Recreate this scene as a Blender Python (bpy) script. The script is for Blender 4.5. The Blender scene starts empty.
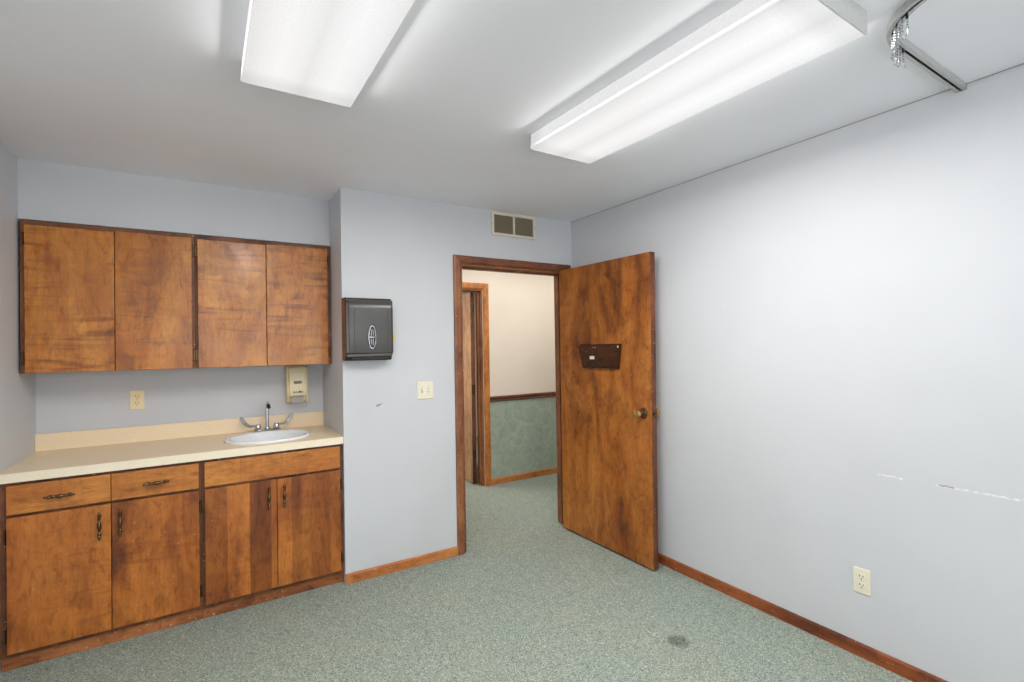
import bpy, bmesh, math, random
from mathutils import Vector, Matrix
random.seed(7)
PI = math.pi
sc = bpy.context.scene
COL = sc.collection

# ------------------------------------------------------------------ camera
F_PX, YAW, PITCH, ROLL = 493.9958, 0.5578, 0.0094, -0.0163
CAM = Vector((-2.5378, -3.1343, 1.4445))
fwd = Vector((math.sin(YAW)*math.cos(PITCH), math.cos(YAW)*math.cos(PITCH), math.sin(PITCH)))
rgt0 = Vector((math.cos(YAW), -math.sin(YAW), 0))
up0 = rgt0.cross(fwd)
rgt = math.cos(ROLL)*rgt0 + math.sin(ROLL)*up0
upv = -math.sin(ROLL)*rgt0 + math.cos(ROLL)*up0
cd = bpy.data.cameras.new('camera')
cd.sensor_fit = 'HORIZONTAL'; cd.sensor_width = 36.0
cd.lens = F_PX/1024*36.0
cd.clip_start = 0.02; cd.clip_end = 60
cam = bpy.data.objects.new('camera', cd); COL.objects.link(cam)
cam.matrix_world = Matrix(((rgt.x, upv.x, -fwd.x, CAM.x), (rgt.y, upv.y, -fwd.y, CAM.y),
                           (rgt.z, upv.z, -fwd.z, CAM.z), (0, 0, 0, 1)))
sc.camera = cam

# ------------------------------------------------------------------ exposure, world, big lights
sc.view_settings.view_transform = 'Standard'
sc.view_settings.look = 'None'
sc.view_settings.gamma = 1.0
sc.view_settings.use_curve_mapping = False
sc.view_settings.exposure = 0.22
sc.cycles.use_denoising = True
sc.cycles.max_bounces = 10
sc.cycles.diffuse_bounces = 6
w = bpy.data.worlds.new('daylight_fill'); sc.world = w; w.use_nodes = True
w.node_tree.nodes['Background'].inputs[0].default_value = (0.97, 0.985, 1.0, 1)
w.node_tree.nodes['Background'].inputs[1].default_value = 3.8  # outside light used as room fill, entering by the added rear opening
ROOM_LAMP_W = 20.0      # each ceiling fixture, downwards
SIDE_LAMP_W = 1.9      # each long side of a fixture's lens
HALL_LAMP_W = 18.0
FAR_LAMP_W = 32.0

# ------------------------------------------------------------------ helpers
ROOT = {}      # object name -> world matrix used when its geometry is given in world space


def bx(bm, x0, x1, y0, y1, z0, z1):
    v = [bm.verts.new(p) for p in ((x0, y0, z0), (x1, y0, z0), (x1, y1, z0), (x0, y1, z0),
                                   (x0, y0, z1), (x1, y0, z1), (x1, y1, z1), (x0, y1, z1))]
    for f in ((0, 3, 2, 1), (4, 5, 6, 7), (0, 1, 5, 4), (1, 2, 6, 5), (2, 3, 7, 6), (3, 0, 4, 7)):
        bm.faces.new([v[i] for i in f])
    return v


def box(*b):
    bm = bmesh.new()
    for q in ([b] if not isinstance(b[0], (tuple, list)) else b):
        bx(bm, *q)
    return bm


def prism(bm, pts, axis, d0, d1):
    """extrude a closed 2-D outline along axis (0,1,2); pts are the two other axes in order"""
    def P(p, d):
        q = list(p); q.insert(axis, d); return q
    a = [bm.verts.new(P(p, d0)) for p in pts]
    b = [bm.verts.new(P(p, d1)) for p in pts]
    n = len(pts)
    bm.faces.new(a); bm.faces.new(b[::-1])
    for i in range(n):
        bm.faces.new((a[i], b[i], b[(i+1) % n], a[(i+1) % n]))
    bmesh.ops.recalc_face_normals(bm, faces=bm.faces)


def lathe(bm, prof, c, axis='z', n=24, sx=1.0, sy=1.0, closed=True):
    """prof: list of (radius, height)"""
    rings = []
    for r, h in prof:
        ring = []
        for i in range(n):
            a = 2*PI*i/n
            p = Vector((r*math.cos(a)*sx, r*math.sin(a)*sy, h))
            if axis == 'x': p = Vector((p.z, p.x, p.y))
            if axis == 'y': p = Vector((p.x, p.z, p.y))
            ring.append(bm.verts.new(Vector(c)+p))
        rings.append(ring)
    for a, b in zip(rings, rings[1:]):
        for i in range(n):
            bm.faces.new((a[i], a[(i+1) % n], b[(i+1) % n], b[i]))
    if closed:
        bm.faces.new(rings[0][::-1]); bm.faces.new(rings[-1])
    bmesh.ops.recalc_face_normals(bm, faces=bm.faces)


def tube(bm, pts, r, n=10):
    pts = [Vector(p) for p in pts]
    rad = r if isinstance(r, (list, tuple)) else [r]*len(pts)
    rings = []
    ref = None
    for i, p in enumerate(pts):
        t = (pts[min(i+1, len(pts)-1)]-pts[max(i-1, 0)]).normalized()
        if ref is None:
            ref = Vector((0, 0, 1)) if abs(t.z) < .9 else Vector((1, 0, 0))
        u = t.cross(ref).normalized(); v = t.cross(u).normalized()
        ref = -v if abs(v.dot(t)) < .99 else ref
        ref = u.cross(t).normalized()
        rings.append([bm.verts.new(p+rad[i]*(math.cos(2*PI*k/n)*u+math.sin(2*PI*k/n)*ref)) for k in range(n)])
    for a, b in zip(rings, rings[1:]):
        for k in range(n):
            bm.faces.new((a[k], a[(k+1) % n], b[(k+1) % n], b[k]))
    bm.faces.new(rings[0][::-1]); bm.faces.new(rings[-1])
    bmesh.ops.recalc_face_normals(bm, faces=bm.faces)


def obj(name, bm, mat, parent=None, bevel=0, seg=2, smooth=False, loc=None, local=False):
    """link bm as ONE mesh; world-space geometry unless local"""
    me = bpy.data.meshes.new(name)
    bm.to_mesh(me); bm.free()
    o = bpy.data.objects.new(name, me); COL.objects.link(o)
    for m in (mat if isinstance(mat, (list, tuple)) else [mat]):
        me.materials.append(m)
    if parent is not None:
        M = ROOT[parent.name]
        o.parent = parent
        if not local: me.transform(M.inverted())
        ROOT[o.name] = M
    else:
        M = Matrix.Translation(Vector(loc)) if loc else Matrix.Identity(4)
        if not local: me.transform(M.inverted())
        o.matrix_world = M
        ROOT[o.name] = M
    if bevel:
        b = o.modifiers.new('bevel', 'BEVEL'); b.width = bevel; b.segments = seg
        b.limit_method = 'ANGLE'; b.angle_limit = math.radians(40)
    if smooth:
        for p in me.polygons: p.use_smooth = True
        if smooth == 'auto':
            me.set_sharp_from_angle(angle=math.radians(38))
    return o


def thing(name, label, cat, loc, rotz=0, group=None):
    o = bpy.data.objects.new(name, None); COL.objects.link(o)
    o.empty_display_size = 0.05
    M = Matrix.Translation(Vector(loc)) @ Matrix.Rotation(rotz, 4, 'Z')
    o.matrix_world = M
    ROOT[o.name] = M
    return tag(o, label, cat, group)


def tag(o, label, cat, group=None):
    o['label'] = label; o['category'] = cat
    if group: o['group'] = group
    return o


def struct(name, bm, mat, parent=None, **k):
    o = obj(name, bm, mat, parent, **k)
    if parent is None: o['kind'] = 'structure'
    return o


def copy_tree(o, parent=None):
    c = o.copy(); COL.objects.link(c)
    if parent is not None: c.parent = parent
    for ch in list(o.children): copy_tree(ch, c)
    return c


# ------------------------------------------------------------------ materials
def lin(c):
    return tuple(((x/255)/12.92 if x/255 <= .04045 else ((x/255+.055)/1.055)**2.4) for x in c)


def base(name, col, rough=.5, metal=0, spec=.5):
    m = bpy.data.materials.new(name); m.use_nodes = True
    b = m.node_tree.nodes['Principled BSDF']
    b.inputs['Base Color'].default_value = (*lin(col), 1)
    b.inputs['Roughness'].default_value = rough
    b.inputs['Metallic'].default_value = metal
    b.inputs['Specular IOR Level'].default_value = spec
    return m, m.node_tree, b


def N(t, kind, **k):
    n = t.nodes.new(kind)
    for a, v in k.items():
        if a.startswith('i_'):
            n.inputs[a[2:].replace('_', ' ')].default_value = v
        else:
            setattr(n, a, v)
    return n


def ramp(t, src, stops):
    r = t.nodes.new('ShaderNodeValToRGB')
    e = r.color_ramp.elements
    while len(e) < len(stops): e.new(.5)
    for i, (p, c) in enumerate(stops):
        e[i].position = p; e[i].color = (*c, 1) if len(c) == 3 else c
    t.links.new(src, r.inputs[0])
    return r.outputs[0]


def mix(t, a, b, fac, mode='MIX'):
    m = t.nodes.new('ShaderNodeMix'); m.data_type = 'RGBA'; m.blend_type = mode
    for s, v in ((6, a), (7, b), (0, fac)):
        if hasattr(v, 'links'): t.links.new(v, m.inputs[s])
        elif s == 0: m.inputs[0].default_value = v
        else: m.inputs[s].default_value = (*v, 1)
    return m.outputs[2]


def math_(t, op, a, b=None, c=None, clamp=False):
    m = t.nodes.new('ShaderNodeMath'); m.operation = op; m.use_clamp = clamp
    for i, v in enumerate((a, b, c)):
        if v is None: continue
        if hasattr(v, 'links'): t.links.new(v, m.inputs[i])
        else: m.inputs[i].default_value = v
    return m.outputs[0]


def bump(t, b, h, strength, dist=.002):
    n = N(t, 'ShaderNodeBump'); n.inputs['Strength'].default_value = strength; n.inputs['Distance'].default_value = dist
    t.links.new(h, n.inputs['Height']); t.links.new(n.outputs[0], b.inputs['Normal'])


def ocoord(t):
    return t.nodes.new('ShaderNodeTexCoord').outputs['Object']


def mapped(t, vec, scale, rnd=0):
    m = t.nodes.new('ShaderNodeMapping'); m.inputs['Scale'].default_value = scale
    if rnd:
        oi = t.nodes.new('ShaderNodeObjectInfo')
        v = t.nodes.new('ShaderNodeVectorMath'); v.operation = 'SCALE'
        v.inputs[0].default_value = (3.7, 5.1, 7.3)
        t.links.new(oi.outputs['Random'], v.inputs['Scale'])
        a = t.nodes.new('ShaderNodeVectorMath'); a.operation = 'ADD'
        t.links.new(vec, a.inputs[0]); t.links.new(v.outputs[0], a.inputs[1])
        vec = a.outputs[0]
    t.links.new(vec, m.inputs['Vector'])
    return m.outputs[0]


def noise(t, vec, scale, detail=4, rough=.55, dist=0.0):
    n = t.nodes.new('ShaderNodeTexNoise')
    n.inputs['Scale'].default_value = scale; n.inputs['Detail'].default_value = detail
    n.inputs['Roughness'].default_value = rough; n.inputs['Distortion'].default_value = dist
    t.links.new(vec, n.inputs['Vector'])
    return n.outputs[0]


def paint(name, col, rough=.55, var=4, bumpy=.08):
    m, t, b = base(name, col, rough, spec=.35)
    v = ocoord(t)
    n = noise(t, v, 1.3, 3)
    lo = tuple(max(0, c-var) for c in col); hi = tuple(min(255, c+var) for c in col)
    c = ramp(t, n, [(.3, lin(lo)), (.7, lin(hi))])
    t.links.new(c, b.inputs['Base Color'])
    bump(t, b, noise(t, v, 220, 2), bumpy, .001)
    return m


def wood(name, dark, mid, light, grain='z', figure=.0, plank=0, rough=.38, spread=1.0, knots=.0, wear=.0, cloudy=.7):
    """stained veneer: stretched grain, cloudy tone, optional rippled figure and glued-up strips"""
    m, t, b = base(name, mid, rough)
    v = ocoord(t)
    st = {'z': (4.2, 4.2, 1.1), 'x': (1.1, 4.2, 4.2), 'y': (4.2, 1.1, 4.2)}[grain]
    g = noise(t, mapped(t, v, st, 1), 1.0*spread, 6, .58, .9)
    c = ramp(t, g, [(.30, lin(dark)), (.46, lin(mid)), (.70, lin(light))])
    fine_s = {'z': (110, 110, 9), 'x': (9, 110, 110), 'y': (110, 9, 110)}[grain]
    fine = noise(t, mapped(t, v, fine_s, 1), 1.0, 4, .65)
    c = mix(t, c, ramp(t, fine, [(.3, (.62, .56, .5)), (.58, (1, 1, 1))]), .5, 'MULTIPLY')
    cloud = noise(t, mapped(t, v, (5.0, 5.0, 3.4), 1), 1.0, 5, .6, .8)
    c = mix(t, c, ramp(t, cloud, [(.33, (.66, .57, .5)), (.5, (1, 1, 1)), (.72, (1.16, 1.14, 1.08))]), cloudy, 'MULTIPLY')
    med = noise(t, mapped(t, v, {'z': (34, 34, 14), 'x': (14, 34, 34), 'y': (34, 14, 34)}[grain], 1), 1.0, 5, .7, .6)
    c = mix(t, c, ramp(t, med, [(.32, (.55, .47, .4)), (.48, (1, 1, 1)), (.66, (1.18, 1.16, 1.1))]), .8, 'MULTIPLY')
    if figure:
        fs = {'z': (2.2, 2.2, 17), 'x': (17, 2.2, 2.2), 'y': (2, 17, 2)}[grain]
        fg = noise(t, mapped(t, v, fs, 1), 1.0, 3, .55, 1.6)
        fm = noise(t, mapped(t, v, (2.5, 2.5, 2.5), 1), 1.0, 2)
        fmask = math_(t, 'MULTIPLY', ramp(t, fm, [(.42, (0, 0, 0)), (.62, (1, 1, 1))]), figure)
        c = mix(t, c, ramp(t, fg, [(.33, (.46, .37, .3)), (.47, (1, 1, 1)), (.62, (1.2, 1.17, 1.1))]), fmask, 'MULTIPLY')
    if plank:
        s = t.nodes.new('ShaderNodeSeparateXYZ'); t.links.new(v, s.inputs[0])
        oi = t.nodes.new('ShaderNodeObjectInfo')
        q = math_(t, 'FLOOR', math_(t, 'DIVIDE', math_(t, 'ADD', s.outputs[0], .035), plank))
        q = math_(t, 'ADD', q, math_(t, 'MULTIPLY', oi.outputs['Random'], 60))
        wn = t.nodes.new('ShaderNodeTexWhiteNoise'); wn.noise_dimensions = '1D'
        t.links.new(q, wn.inputs['W'])
        c = mix(t, c, ramp(t, wn.outputs[0], [(0, (.5, .42, .36)), (.5, (.9, .87, .84)), (1, (1.15, 1.15, 1.12))]), .95, 'MULTIPLY')
    if knots:
        kn = noise(t, mapped(t, v, (5, 5, 3.2), 1), 1.0, 5, .7, 2.2)
        c = mix(t, c, ramp(t, kn, [(.29, (.25, .17, .1)), (.4, (1, 1, 1))]), knots, 'MULTIPLY')
    if wear:
        wn = noise(t, mapped(t, v, (60, 60, 60), 1), 1.0, 3, .7)
        c = mix(t, c, lin((225, 200, 165)), math_(t, 'MULTIPLY', ramp(t, wn, [(.66, (0, 0, 0)), (.70, (1, 1, 1))]), min(1, wear*2)))
        wd = noise(t, mapped(t, v, (16, 16, 30), 1), 1.0, 4, .7)
        c = mix(t, c, (.35, .25, .18), math_(t, 'MULTIPLY', ramp(t, wd, [(.6, (0, 0, 0)), (.7, (1, 1, 1))]), wear), 'MULTIPLY')
    t.links.new(c, b.inputs['Base Color'])
    rr = ramp(t, cloud, [(.3, (rough+.1,)*3), (.7, (rough-.05,)*3)])
    t.links.new(rr, b.inputs['Roughness'])
    bump(t, b, fine, .06, .001)
    return m


def plain(name, col, rough=.5, metal=0, spec=.5, var=0):
    m, t, b = base(name, col, rough, metal, spec)
    v = ocoord(t)
    n = noise(t, v, 60, 3)
    d = 3+var
    c = ramp(t, n, [(.3, lin(tuple(max(0, x-d) for x in col))), (.7, lin(tuple(min(255, x+d) for x in col)))])
    t.links.new(c, b.inputs['Base Color'])
    return m


M = {}
M['wall'] = paint('grey_wall_paint', (204, 206, 210), .5)
M['soffit'] = M['wall']
M['ceiling'] = paint('ceiling_paint', (236, 237, 242), .7, 3)
M['cream'] = paint('cream_wallpaper', (232, 219, 203), .7, 5, .3)
M['far'] = paint('far_room_paint', (215, 208, 198), .7)
M['crack_shadow'] = plain('joint_shadow_paint', (150, 149, 146), .8)
M['jointpale'] = plain('joint_tape_paint', (176, 178, 180), .7)

# sponge-painted green wainscot
m, t, b = base('sponged_green_paint', (122, 140, 124), .6)
v = ocoord(t)
n1 = noise(t, v, 7, 6, .65, 1.5)
n2 = noise(t, v, 28, 4, .6, 1.0)
c = ramp(t, n1, [(.3, lin((146, 158, 144))), (.5, lin((160, 172, 156))), (.7, lin((176, 184, 168)))])
c = mix(t, c, ramp(t, n2, [(.3, (.8, .83, .82)), (.6, (1.04, 1.04, 1.04))]), .6, 'MULTIPLY')
t.links.new(c, b.inputs['Base Color'])
M['green'] = m

# wall on the right: paint plus a scraped line and small chips
m, t, b = base('scuffed_grey_wall_paint', (203, 206, 213), .5, spec=.35)
v = ocoord(t)
c = ramp(t, noise(t, v, 1.3, 3), [(.3, lin((201, 203, 207))), (.7, lin((207, 209, 213)))])
s = t.nodes.new('ShaderNodeSeparateXYZ'); t.links.new(v, s.inputs[0])
Y, Z = s.outputs[1], s.outputs[2]
wob = math_(t, 'MULTIPLY', math_(t, 'SUBTRACT', noise(t, v, 30, 4, .7), .5), .016)
dz = math_(t, 'ABSOLUTE', math_(t, 'ADD', math_(t, 'SUBTRACT', Z, .846), wob))
line = math_(t, 'LESS_THAN', dz, .0042)
yin = math_(t, 'MULTIPLY', math_(t, 'LESS_THAN', Y, -2.12), math_(t, 'GREATER_THAN', Y, -3.2))
gap = math_(t, 'SUBTRACT', 1, math_(t, 'MULTIPLY', math_(t, 'LESS_THAN', Y, -2.215), math_(t, 'GREATER_THAN', Y, -2.325)))
brk = ramp(t, noise(t, v, 70, 4, .75), [(.42, (0, 0, 0)), (.58, (1, 1, 1))])
msk = math_(t, 'MULTIPLY', math_(t, 'MULTIPLY', line, yin), math_(t, 'MULTIPLY', brk, gap))
c = mix(t, c, lin((234, 236, 236)), msk)
# dark gouge at the start of the long scrape
gz = math_(t, 'LESS_THAN', math_(t, 'ABSOLUTE', math_(t, 'ADD', math_(t, 'SUBTRACT', Z, .8475), wob)), .003)
gy = math_(t, 'MULTIPLY', math_(t, 'LESS_THAN', Y, -2.335), math_(t, 'GREATER_THAN', Y, -2.385))
c = mix(t, c, lin((160, 160, 160)), math_(t, 'MULTIPLY', gz, gy))
sp = math_(t, 'GREATER_THAN', noise(t, v, 33, 2, .5), .80)
c = mix(t, c, lin((228, 230, 232)), sp)
t.links.new(c, b.inputs['Base Color'])
bump(t, b, noise(t, v, 220, 2), .08, .001)
M['wall_right'] = m

# carpet
m, t, b = base('grey_green_carpet', (134, 146, 134), .95, spec=.1)
v = ocoord(t)
def grains(scale):
    vo = N(t, 'ShaderNodeTexVoronoi'); vo.inputs['Scale'].default_value = scale
    t.links.new(v, vo.inputs['Vector'])
    sx_ = t.nodes.new('ShaderNodeSeparateColor'); t.links.new(vo.outputs['Color'], sx_.inputs[0])
    return sx_.outputs[0]
c = ramp(t, grains(290), [(.0, lin((90, 99, 95))), (.3, lin((131, 142, 134))), (.7, lin((149, 158, 148))), (1.0, lin((188, 191, 177)))])
c = mix(t, c, ramp(t, grains(140), [(.0, (.78, .8, .8)), (.5, (1, 1, 1)), (1, (1.15, 1.14, 1.1))]), .6, 'MULTIPLY')
big = noise(t, v, 1.6, 4, .6, .5)
c = mix(t, c, ramp(t, big, [(.35, (.95, .98, 1.0)), (.65, (1.05, 1.02, .96))]), .7, 'MULTIPLY')
s = t.nodes.new('ShaderNodeSeparateXYZ'); t.links.new(v, s.inputs[0])
ax = math_(t, 'SUBTRACT', s.outputs[0], -.60); ay = math_(t, 'SUBTRACT', s.outputs[1], -1.505)
rr = math_(t, 'SQRT', math_(t, 'ADD', math_(t, 'MULTIPLY', ax, ax), math_(t, 'MULTIPLY', ay, ay)))
rr = math_(t, 'ADD', rr, math_(t, 'MULTIPLY', math_(t, 'SUBTRACT', noise(t, v, 40, 3), .5), .05))
c = mix(t, c, (.42, .42, .40), ramp(t, rr, [(.03, (.85,)*3), (.065, (0, 0, 0))]), 'MULTIPLY')
t.links.new(c, b.inputs['Base Color'])
M['carpet'] = m

UD, UM, UL = (112, 62, 24), (168, 102, 48), (198, 132, 70)
M['up_wood'] = wood('golden_figured_veneer', (128, 70, 22), (184, 112, 44), (212, 146, 66), 'z', figure=.8, rough=.27, knots=.4, wear=.12, cloudy=.55)
M['low_wood'] = wood('stained_birch_veneer', (110, 56, 18), (168, 96, 36), (194, 120, 50), 'z', figure=.45, rough=.4, knots=.25, wear=.12)
M['plank_wood'] = wood('stained_birch_strips', (112, 58, 20), (172, 100, 40), (198, 128, 56), 'z', figure=.3, plank=.108, rough=.4, knots=.3, wear=.12, cloudy=.5)
M['drawer_wood'] = wood('stained_birch_drawer_front', (126, 68, 24), (176, 104, 42), (206, 138, 62), 'x', figure=.35, rough=.4, knots=.3, wear=.1, cloudy=.5)
M['frame_wood'] = wood('dark_stained_frame_wood', (62, 36, 20), (112, 66, 40), (144, 90, 56), 'z', rough=.5, wear=.3)
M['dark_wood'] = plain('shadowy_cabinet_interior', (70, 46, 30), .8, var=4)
M['skirt'] = wood('worn_shaded_toe_board', (58, 30, 14), (134, 76, 38), (180, 114, 66), 'x', rough=.55, knots=.9, wear=.5)  # worn wood, its dark blotches also standing in for shade below the doors
M['door'] = wood('reddish_brown_door_veneer', (102, 52, 16), (162, 94, 34), (190, 122, 52), 'z', figure=.25, rough=.36, spread=1.2, knots=.8, wear=.12, cloudy=1.0)
M['door_edge'] = wood('door_edge_wood', (70, 36, 18), (116, 66, 40), (140, 86, 54), 'z', rough=.5, wear=.3)
M['trim'] = wood('brown_trim_wood', (92, 54, 32), (138, 86, 52), (162, 106, 66), 'z', rough=.42, wear=.25)
M['trim_h'] = wood('brown_head_trim_wood', (78, 44, 30), (116, 68, 46), (138, 84, 58), 'x', rough=.42, wear=.2)
M['base_wood'] = wood('orange_brown_baseboard', (124, 66, 28), (184, 112, 56), (210, 142, 80), 'x', rough=.42, wear=.3)
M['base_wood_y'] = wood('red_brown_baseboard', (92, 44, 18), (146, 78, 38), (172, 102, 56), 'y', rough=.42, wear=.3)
M['hall_trim'] = wood('golden_hall_trim', (130, 74, 26), (186, 112, 46), (208, 140, 70), 'z', rough=.4)
M['hall_door'] = wood('pale_brown_hall_door', (140, 100, 72), (184, 138, 104), (204, 164, 128), 'z', rough=.45)
M['laminate'] = plain('beige_laminate', (243, 222, 188), .35, var=-1)
M['laminate_edge'] = plain('pale_beige_laminate_edge', (242, 230, 204), .4, var=-1)
M['porcelain'] = plain('white_porcelain', (236, 238, 240), .12)
M['chrome'] = plain('chrome', (200, 202, 204), .12, 1)
M['steel'] = plain('satin_aluminium', (176, 176, 174), .35, 1)
M['rail'] = plain('grey_aluminium_rail', (186, 186, 184), .5, .3)
M['dark'] = plain('black_rubber', (22, 20, 18), .5)
M['bronze'] = plain('dark_aged_bronze', (108, 86, 64), .26, .9)
M['brass'] = plain('aged_brass', (205, 170, 116), .22, 1)
M['ivory'] = plain('ivory_plastic', (232, 226, 204), .4)
M['beige'] = plain('beige_plastic', (240, 226, 184), .35)
M['almond'] = plain('almond_plastic', (240, 220, 174), .4)
M['slot'] = plain('dark_slot', (40, 36, 30), .7)
M['smoke'] = plain('dark_smoke_plastic', (52, 36, 32), .18)
M['cover'] = plain('charcoal_plastic', (74, 73, 70), .26)
M['yellow'] = plain('yellow_plastic', (224, 196, 88), .5)
M['window'] = plain('smoked_window_plastic', (84, 72, 44), .2)
M['print'] = plain('grey_print', (150, 146, 146), .6)
M['print_dark'] = plain('dark_purple_print', (84, 74, 88), .6)
M['pad'] = plain('grey_push_bar', (168, 166, 162), .4)
M['holder'] = wood('dark_brown_holder_plastic', (38, 18, 10), (60, 30, 16), (82, 44, 24), 'x', rough=.2, wear=.1)
M['paper'] = plain('white_sticker', (230, 230, 226), .6)
M['grille'] = plain('taupe_vent_grille', (150, 138, 114), .6)
M['ventframe'] = plain('cream_vent_frame', (220, 212, 196), .5)
M['white_metal'] = plain('white_enamel', (196, 197, 194), .4)
M['dent'] = plain('grey_scuff', (150, 150, 148), .7)

# glowing lens of the ceiling fixtures: two tubes showing softly through prismatic acrylic
m, t, b = base('glowing_prismatic_acrylic', (236, 236, 236), .35)
v = ocoord(t)
s = t.nodes.new('ShaderNodeSeparateXYZ'); t.links.new(v, s.inputs[0])
ax = math_(t, 'ABSOLUTE', s.outputs[0])
band = math_(t, 'ABSOLUTE', math_(t, 'SUBTRACT', ax, .085))
wv = math_(t, 'ADD', band, math_(t, 'MULTIPLY', math_(t, 'SUBTRACT', noise(t, mapped(t, v, (6, 1.5, 1)), 1.0, 3), .5), .05))
lv = ramp(t, wv, [(.0, (.95,)*3), (.05, (.90,)*3), (.10, (.80,)*3)])
endd = math_(t, 'SUBTRACT', .60, math_(t, 'ABSOLUTE', s.outputs[1]))
lv = mix(t, lv, ramp(t, endd, [(.0, (.85,)*3), (.03, (.86,)*3), (.09, (1, 1, 1))]), 1.0, 'MULTIPLY')
grain = noise(t, v, 160, 2)
lv = mix(t, lv, ramp(t, grain, [(.3, (.93,)*3), (.7, (1.03,)*3)]), 1.0, 'MULTIPLY')
b.inputs['Base Color'].default_value = (.05, .05, .05, 1)
t.links.new(lv, b.inputs['Emission Color'])
b.inputs['Emission Strength'].default_value = 0.82
M['lens'] = m

# ------------------------------------------------------------------ setting
H = 2.44
X1, AY, LX, SY = -1.8133, 0.6085, -3.3351, 0.3157       # alcove corner, alcove back, left wall, soffit face
DX0, DX1, DZ = -1.003, -0.078, 2.03                      # rough opening of the room door
HY = 1.36                                                # far hall wall
HX0, HX1 = -0.92, -0.09                                  # opening in far hall wall
YR = -4.7

struct('floor', box(LX-.1, 2.6, YR-.1, 4.1, -.06, 0), M['carpet'])
struct('ceiling', box(LX-.1, 2.6, YR-.1, 4.1, H, H+.06), M['ceiling'])
struct('wall_back', box((X1, DX0, 0, .12, 0, H), (DX0, DX1, 0, .12, DZ, H), (DX1, 2.5, 0, .12, 0, H)), M['wall'])
struct('wall_right', box(0, .1, YR, 0, 0, H), M['wall_right'])
struct('wall_left', box(LX-.1, LX, YR, AY+.1, 0, H), M['wall'])
struct('wall_alcove_side', box(X1, X1+.1, .12, AY+.1, 0, H), M['wall'])
struct('wall_alcove_back', box(LX, X1, AY, AY+.1, 0, H), M['wall'])
struct('wall_soffit', box(LX, X1, SY, AY, 2.1325, H), M['soffit'])
# rear wall with a broad opening made up to let fill daylight in, behind the camera
struct('wall_rear', box((LX, -2.95, YR-.1, YR, 0, H), (-.45, 0, YR-.1, YR, 0, H),
                        (-2.95, -.45, YR-.1, YR, 0, .85), (-2.95, -.45, YR-.1, YR, 2.15, H)), M['wall'])
# hall and the room beyond
struct('wall_hall', box((HX1, 2.5, HY, HY+.12, 0, H), (X1+.1, HX0, HY, HY+.12, 0, H), (HX0, HX1, HY, HY+.12, 2.03, H)), M['cream'])
struct('wall_hall_left', box(X1, X1+.1, AY+.1, HY+.12, 0, H), M['cream'])
struct('wall_hall_right', box(2.5, 2.6, 0, HY+.12, 0, H), M['cream'])
struct('wall_hall_wainscot', box(-.022, 2.5, HY-.004, HY, .06, .865), M['green'])
struct('wall_far_back', box(-1.9, 1.6, 3.9, 4.0, 0, H), M['far'])
struct('wall_far_left', box(-2.0, -1.9, HY+.12, 4.0, 0, H), M['far'])
struct('wall_far_right', box(1.6, 1.7, HY+.12, 4.0, 0, H), M['far'])

# baseboards
def bb_profile(d, h):      # (depth, height)
    return [(0, 0), (-d, 0), (-d, h-.008), (-d+.004, h-.001), (-d+.008, h), (0, h)]
bm = bmesh.new(); prism(bm, [(y, z) for y, z in bb_profile(.013, .06)], 0, X1+.002, -1.0585)
struct('baseboard_back', bm, M['base_wood'])
bm = bmesh.new(); prism(bm, [(x, z) for x, z in bb_profile(.013, .06)], 1, YR, -.002)
struct('baseboard_right', bm, M['base_wood_y'])
bm = bmesh.new(); prism(bm, [(HY+y, z) for y, z in bb_profile(.014, .066)], 0, -.0215, 2.5)
struct('baseboard_hall', bm, M['base_wood'])
# chair rail in the hall
bm = bmesh.new()
prism(bm, [(HY, .862), (HY-.012, .862), (HY-.020, .872), (HY-.014, .884), (HY-.026, .900), (HY-.026, .912), (HY-.012, .918), (HY, .918)], 0, -.0215, 2.5)
struct('trim_1', bm, M['trim_h'])

# room door casing (profiled boards) and jambs
CW = .055
def casing(x0, x1, ztop, yf, d, name, mv, mh, inner=.0):
    """boards round an opening on a wall face at yf; d negative = towards the camera"""
    prof = [(0, 0), (0, d*.75), (CW*.25, d), (CW*.8, d), (CW, d*.55), (CW, 0)]
    bm = bmesh.new()
    for xo, sg in ((x0-CW, 1), (x1+CW, -1)):
        pts = [(xo+sg*u, yf+q) for u, q in prof]
        a = [bm.verts.new((p[0], p[1], 0)) for p in pts]
        b_ = [bm.verts.new((p[0], p[1], ztop+CW-abs(p[0]-xo))) for p in pts]
        bm.faces.new(a); bm.faces.new(b_[::-1])
        for i in range(len(pts)):
            j = (i+1) % len(pts); bm.faces.new((a[i], b_[i], b_[j], a[j]))
    bmesh.ops.recalc_face_normals(bm, faces=bm.faces)
    root = struct(name, bm, mv)
    bm = bmesh.new()
    a = [bm.verts.new((x0-CW+u, yf+q, ztop+CW-u)) for u, q in prof]
    b_ = [bm.verts.new((x1+CW-u, yf+q, ztop+CW-u)) for u, q in prof]
    bm.faces.new(a); bm.faces.new(b_[::-1])
    for i in range(len(prof)):
        j = (i+1) % len(prof); bm.faces.new((a[i], b_[i], b_[j], a[j]))
    bmesh.ops.recalc_face_normals(bm, faces=bm.faces)
    obj('head_casing', bm, mh, root)
    return root
casing(DX0, DX1, DZ, 0, -.018, 'trim_2', M['trim'], M['trim_h'])
casing(DX0, DX1, DZ, .12, .016, 'trim_3', M['trim'], M['trim_h'])
CW = .064
casing(HX0, HX1+.005, 2.03, HY, -.016, 'trim_4', M['hall_trim'], M['hall_trim'])
CW = .055
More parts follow.
